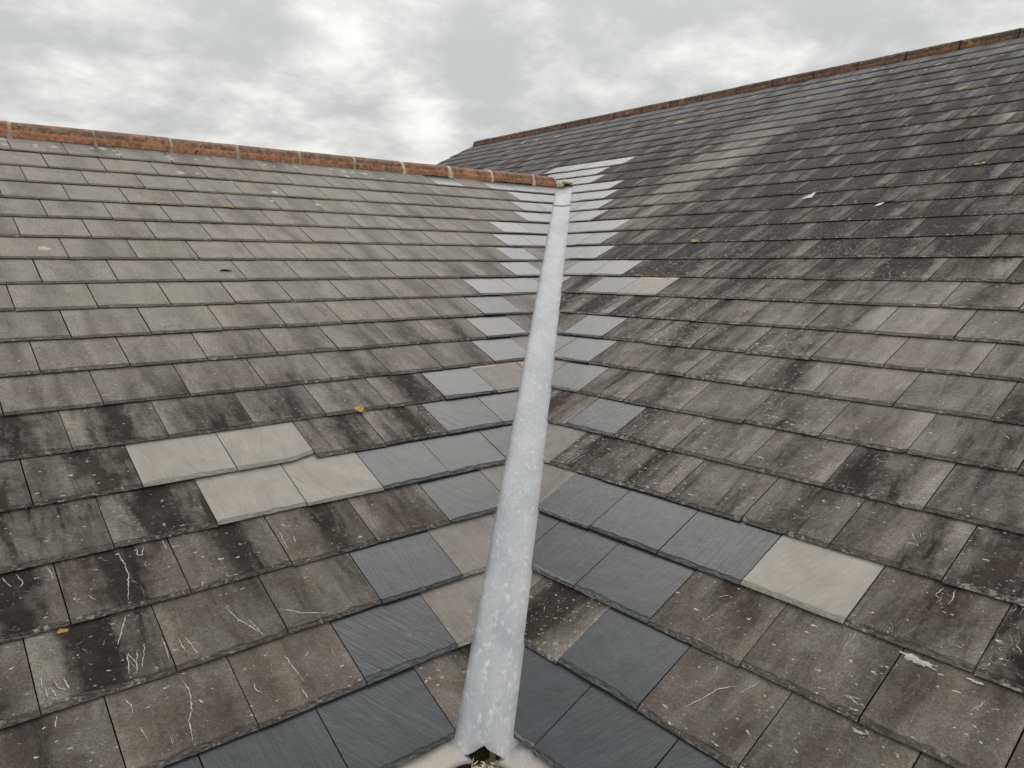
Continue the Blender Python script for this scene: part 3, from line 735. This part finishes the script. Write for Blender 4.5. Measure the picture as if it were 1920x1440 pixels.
blob('sealant_dab', cp+vax[2]*0.0, 0.030, 0.05, 0.030, SCREW, 8, VR, vax, n=10, rough=0.35)

# timber end and rubble seen in the notch below the foot
def box(name, c, ax, sx, sy, sz, m, parent, seed=0):
    r = np.random.default_rng(seed); bm = bmesh.new()
    bmesh.ops.create_cube(bm, size=1.0)
    bmesh.ops.subdivide_edges(bm, edges=bm.edges[:], cuts=4, use_grid_fill=True)
    for v in bm.verts:
        k = np.array(v.co); k = k*np.array((sx, sy, sz))+r.uniform(-1, 1, 3)*min(sx, sy, sz)*0.05
        v.co = Vector((np.array(c)+ax[0]*k[0]+ax[1]*k[1]+ax[2]*k[2])*U)
    me = bpy.data.meshes.new(name); bm.to_mesh(me); bm.free(); me.materials.append(m)
    return link(name, me, parent)

# ------------------------------------------------------------------ lichen, marks and small litter
def lichen(side, x, y, r, m, seed, uv=None, el=1.0):
    u, v = back(side, x, y) if uv is None else uv
    gg = 1 if side == 0 else GR; k = v/gg-(0 if side == 0 else OR); f = k-math.floor(k)
    h = -0.043*f+0.006
    blob('lichen_patch', plane_pt(side, u, v, h), r*el, r, 0.005, m, seed, LEFT if side == 0 else RIGHT, axes(side), n=16, rough=0.35)
for i, (x, y, r, m) in enumerate([(675, 768, .09, LICHEN_Y), (668, 766, .05, LICHEN_Y), (684, 770, .04, LICHEN_Y), (297, 381, .06, LICHEN_Y), (421, 386, .08, LICHEN_Y), (431, 387, .07, LICHEN_Y),
        (436, 389, .05, LICHEN_Y), (115, 1179, .045, LICHEN_Y), (122, 1178, .035, LICHEN_Y), (84, 465, .115, LICHEN_W), (340, 324, .12, LICHEN_W), (370, 325, .06, LICHEN_W),
        (67, 270, .07, LICHEN_W), (67, 274, .08, LICHEN_W), (102, 275, .11, LICHEN_W), (173, 277, .07, LICHEN_W), (193, 278, .12, LICHEN_W), (215, 281, .07, LICHEN_W), (223, 289, .08, LICHEN_W),
        (5, 259, .12, LICHEN_W), (8, 270, .1, LICHEN_W), (316, 293, .09, LICHEN_W), (322, 298, .1, LICHEN_W), (367, 298, .07, LICHEN_W), (389, 297, .07, LICHEN_W), (496, 308, .08, LICHEN_W),
        (554, 313, .1, LICHEN_W), (514, 312, .06, LICHEN_W), (620, 316, .1, LICHEN_W), (645, 321, .12, LICHEN_W), (662, 322, .1, LICHEN_W), (683, 325, .12, LICHEN_W), (651, 331, .09, LICHEN_W),
        (717, 335, .09, LICHEN_W), (516, 361, .12, LICHEN_W), (595, 383, .1, LICHEN_W), (510, 375, .07, LICHEN_W), (434, 338, .08, LICHEN_W), (472, 338, .05, LICHEN_Y)]):
    lichen(0, x, y, r*0.85, m, 100+i)
for i, (x, y, r, m) in enumerate([(1274, 228, .22, LICHEN_Y), (1270, 230, .15, LICHEN_Y), (1770, 125, .11, LICHEN_Y), (1566, 153, .22, LICHEN_Y), (1574, 151, .15, LICHEN_Y), (1802, 165, .10, LICHEN_Y),
        (1808, 164, .08, LICHEN_Y), (1827, 214, .07, LICHEN_Y), (1832, 308, .055, LICHEN_Y), (1045, 256, .25, LICHEN_Y), (955, 282, .22, LICHEN_Y), (1303, 452, .09, LICHEN_Y), (1298, 450, .05, LICHEN_Y),
        (1317, 208, .12, LICHEN_Y), (1400, 218, .10, LICHEN_Y), (1415, 179, .12, LICHEN_Y), (980, 268, .2, LICHEN_W), (1005, 262, .2, LICHEN_W), (1600, 149, .11, LICHEN_W), (1515, 182, .08, LICHEN_W),
        (1640, 131, .12, LICHEN_W), (1655, 127, .12, LICHEN_W), (1670, 132, .1, LICHEN_W), (1735, 130, .09, LICHEN_W), (1757, 121, .1, LICHEN_W), (1762, 119, .09, LICHEN_W), (1846, 107, .08, LICHEN_W),
        (1840, 109, .07, LICHEN_W), (1895, 89, .09, LICHEN_W), (1879, 101, .07, LICHEN_W), (1737, 155, .07, LICHEN_W), (1771, 147, .06, LICHEN_W), (1825, 124, .06, LICHEN_W), (1844, 305, .06, LICHEN_W),
        (1867, 602, .028, LICHEN_W), (1620, 138, .09, LICHEN_W), (1530, 160, .08, LICHEN_W)]):
    lichen(1, x, y, r*(0.85 if m == LICHEN_Y else 0.62), m, 200+i, el=1.3)

def strokes(side, name, lines, w, parent, seed):
    r = np.random.default_rng(seed); V = []; Fc = []
    for pts in lines:
        uvs = [back(side, x, y) for x, y in pts]
        # resample and wobble
        P = np.array(uvs); d = np.r_[0, np.cumsum(np.hypot(*np.diff(P, axis=0).T))]; n = max(4, int(d[-1]/0.02))
        t = np.linspace(0, d[-1], n); uu = np.interp(t, d, P[:, 0]); vv = np.interp(t, d, P[:, 1])
        uu += 0.004*r.normal(size=n); vv += 0.003*r.normal(size=n)
        b = len(V)
        du = np.gradient(uu); dv = np.gradient(vv); L = np.hypot(du, dv)+1e-6
        ww = w*(0.35+0.9*r.uniform(size=n))*np.clip(np.sin(np.linspace(0.15, math.pi-0.15, n))*1.5, 0, 1)
        gg = 1 if side == 0 else GR
        for i in range(n):
            k = vv[i]/gg-(0 if side == 0 else OR); f = k-math.floor(k); h = -0.043*f+0.0115*(1-f)
            nu, nv = -dv[i]/L[i], du[i]/L[i]
            V.append(plane_pt(side, uu[i]+nu*ww[i], vv[i]+nv*ww[i], h)); V.append(plane_pt(side, uu[i]-nu*ww[i], vv[i]-nv*ww[i], h))
        Fc += [(b+2*i, b+2*i+1, b+2*i+3, b+2*i+2) for i in range(n-1)]
    o = link(name, mesh(name, np.array(V)*U, Fc, SCRATCH), parent); o['kind'] = 'stuff'
    mo = o.modifiers.new('thick', 'SOLIDIFY'); mo.thickness = 0.0004; mo.offset = 0
    return o
def z1(*p): return [(x/3, 960+y/3) for x, y in p]
def z3(*p): return [(1280+x/3, 960+y/3) for x, y in p]
def z5(*p): return [(640+x/3, 480+y/3) for x, y in p]
strokes(0, 'scratch_marks', [z1((228, 925), (240, 990)), z1((255, 990), (272, 1050)), z1((290, 985), (315, 1040)), z1((362, 928), (388, 995)), z1((300, 945), (330, 990), (380, 1000)),
    z1((712, 790), (722, 850), (728, 910)), z1((772, 770), (768, 850), (772, 910)), z1((815, 735), (805, 820), (800, 880)), z1((720, 790), (765, 850)), z1((710, 565), (690, 640), (662, 740)),
    z1((1268, 525), (1330, 590), (1420, 650), (1490, 695)), z1((1395, 600), (1450, 655), (1480, 695)), z1((1045, 700), (1090, 765), (1118, 805)), z1((1002, 700), (1020, 740), (1040, 785)),
    z1((1572, 100), (1600, 165), (1618, 205)), z1((1650, 130), (1665, 165)), z1((1430, 958), (1445, 1000), (1480, 1020)), z1((1600, 790), (1660, 880), (1712, 950)), z1((1695, 985), (1730, 1050)),
    z1((770, 185), (775, 230), (800, 235), (810, 180)), z1((660, 215), (700, 280), (725, 350), (722, 500)), z1((1010, 910), (1065, 990), (1080, 1090), (1065, 1170), (1085, 1290)),
    z1((708, 1040), (740, 1080), (750, 1125)), z1((1570, 540), (1700, 565), (1860, 570)), z1((320, 1130), (312, 1200)), z1((785, 1200), (830, 1275)), z1((500, 465), (540, 495)),
    z1((90, 335), (125, 380), (120, 410)), z1((10, 355), (60, 410)), z1((910, 700), (940, 780), (950, 830)), z1((255, 290), (290, 330), (297, 375)), z1((915, 145), (935, 195))], 0.006, LEFT, 5)
strokes(1, 'scratch_marks', [z5((1240, 1140), (1330, 1090)), z5((1255, 1150), (1360, 1085)), z5((1275, 1160), (1390, 1080)), z5((1295, 1165), (1375, 1110)), z5((1215, 1140), (1290, 1100)),
    z3((0, 1100), (100, 1050), (200, 985), (320, 965)), z3((320, 1005), (430, 940)), z3((920, 1030), (990, 1085)), z3((920, 1030), (1010, 1055)), z3((1530, 420), (1520, 480), (1490, 510)),
    z3((1420, 450), (1470, 410)), z3((1420, 455), (1445, 475)), z3((1615, 1110), (1710, 1050)), z3((100, 620), (200, 555)), z3((195, 470), (260, 455)), z5((1225, 730), (1260, 700)), z5((1290, 735), (1335, 680)),
    z5((1585, 1040), (1660, 975)), z3((1290, 110), (1305, 150)), z3((1335, 110), (1340, 135)), z3((190, 850), (180, 900)), z5((1250, 560), (1290, 520)), z5((1400, 540), (1440, 520))], 0.005, RIGHT, 6)
def patch_marks(side, spots, parent, seed):
    for i, (x, y, ru, rv) in enumerate(spots):
        u, v = back(side, x, y); gg = 1 if side == 0 else GR; k = v/gg-(0 if side == 0 else OR); f = k-math.floor(k)
        blob('lime_stain', plane_pt(side, u, v, -0.043*f+0.006+0.006*(1-f)), ru, rv, 0.006, LICHEN_W if seed < 0 else SCRATCH, 300+i, parent, axes(side), n=18, rough=0.7)
patch_marks(1, [(1280+1300/3, 960+812/3, .13, .03), (1280+1350/3, 960+840/3, .11, .025), (1280+1650/3, 960+945/3, .05, .02), (1280+990/3, 960+1225/3, .07, .018)], RIGHT, 1)

# small loose things
u, v = back(1, 1518, 369)
def paper(name, u, v, pts, m):
    k = v/GR-OR; f = k-math.floor(k)
    V = [plane_pt(1, u+a, v+b, -0.043*f+0.014+h) for a, b, h in pts]
    me = mesh(name, np.array(V)*U, [(0, 1, 2), (0, 2, 3)], m); o = link(name, me)
    mo = o.modifiers.new('thick', 'SOLIDIFY'); mo.thickness = 0.001
    return o
o = paper('paper_scrap', u, v, [(-.20, -.06, 0), (.10, -.07, .02), (.13, .14, .10), (.05, .05, .05)], PAPER); tag(o, 'white folded scrap of paper lying on the dark right roof slates', 'litter')
u, v = back(1, 1648, 383)
o = paper('plaster_flake', u, v, [(-.10, -.05, 0), (.05, -.06, .02), (.10, .08, .03), (-.02, .05, .03)], PAPER); tag(o, 'small white flake on the right roof, to the right of the folded paper', 'litter')
u, v = back(0, 423, 508)
bm = bmesh.new(); V = []; n = 6; L = 9
for j in range(L):
    t = j/(L-1); c = plane_pt(0, u+0.12-0.24*t, v+0.05*math.sin(t*2.6)-0.05*t, 0.006+0.004*math.sin(t*3.1)); rr = 0.016*(0.4+math.sin(math.pi*min(max(t, .08), .92)))
    for i in range(n):
        a = 2*math.pi*i/n; ax = axes(0); V.append(c+ax[1]*rr*math.cos(a)+ax[2]*rr*math.sin(a))
Fc = [(j*n+i, j*n+(i+1) % n, (j+1)*n+(i+1) % n, (j+1)*n+i) for j in range(L-1) for i in range(n)]+[tuple(range(n)), tuple((L-1)*n+i for i in range(n))]
o = link('twig', mesh('twig', np.array(V)*U, Fc, TWIG, True)); tag(o, 'tiny dark curled twig lying on the left roof slates', 'twig')

# rough timber and rubble in the corner below the valley mouth
cx = np.array([MV*-4.15, -4.15, TL*-4.15])
RB = empty('rafter_end', tuple((cx+np.array((0, 0, -.6)))*U)); tag(RB, 'splintered raw timber end in the dark hole below the valley mouth', 'timber')
vdn = vd/np.linalg.norm(vd)
box('timber_core', vpt(-4.02, -.05, -.29), vax, 0.26, 0.50, 0.34, WOOD, RB, 4)
box('side_board', cx+vh*0.42+np.array((.05, .05, -.24)), vax, 0.10, 1.2, 0.3, OLDTIMBER, RB, 5)
box('side_board', cx-vh*0.42+np.array((.05, .05, -.24)), vax, 0.10, 1.2, 0.3, OLDTIMBER, RB, 6)
r = np.random.default_rng(9); V = []; Fc = []
for i in range(150):
    c = vpt(-4.02, -.05, -.115)+vh*r.uniform(-.15, .15)+vdn*r.uniform(-.24, .26); dr = r.normal(size=3); dr /= np.linalg.norm(dr); s2 = np.cross(dr, r.normal(size=3)); s2 /= np.linalg.norm(s2)
    b = len(V); ln = r.uniform(.02, .06)
    V += [c-dr*ln-s2*.008, c-dr*ln+s2*.008, c+dr*ln+s2*.004, c+dr*ln-s2*.004, c+np.cross(dr, s2)*.01]; Fc += [(b, b+1, b+2, b+3), (b, b+1, b+4), (b+1, b+2, b+4), (b+2, b+3, b+4), (b+3, b, b+4)]
o = link('splinters', mesh('splinters', np.array(V)*U, Fc, MORTAR_F), RB); o['kind'] = 'stuff'
# fascia boards under the eaves
box('fascia_board', np.array((-13/2+ (exr+.3)/2, ev[1]+.25, ez-.25)), WX, 13+exr, 0.1, 0.6, OLDTIMBER, LEFT, 1)
box('fascia_board', np.array((exr+.25, -13/2+(ev[1]+.3)/2, ez-.25)), WX, 0.1, 13+ev[1], 0.6, OLDTIMBER, RIGHT, 2)
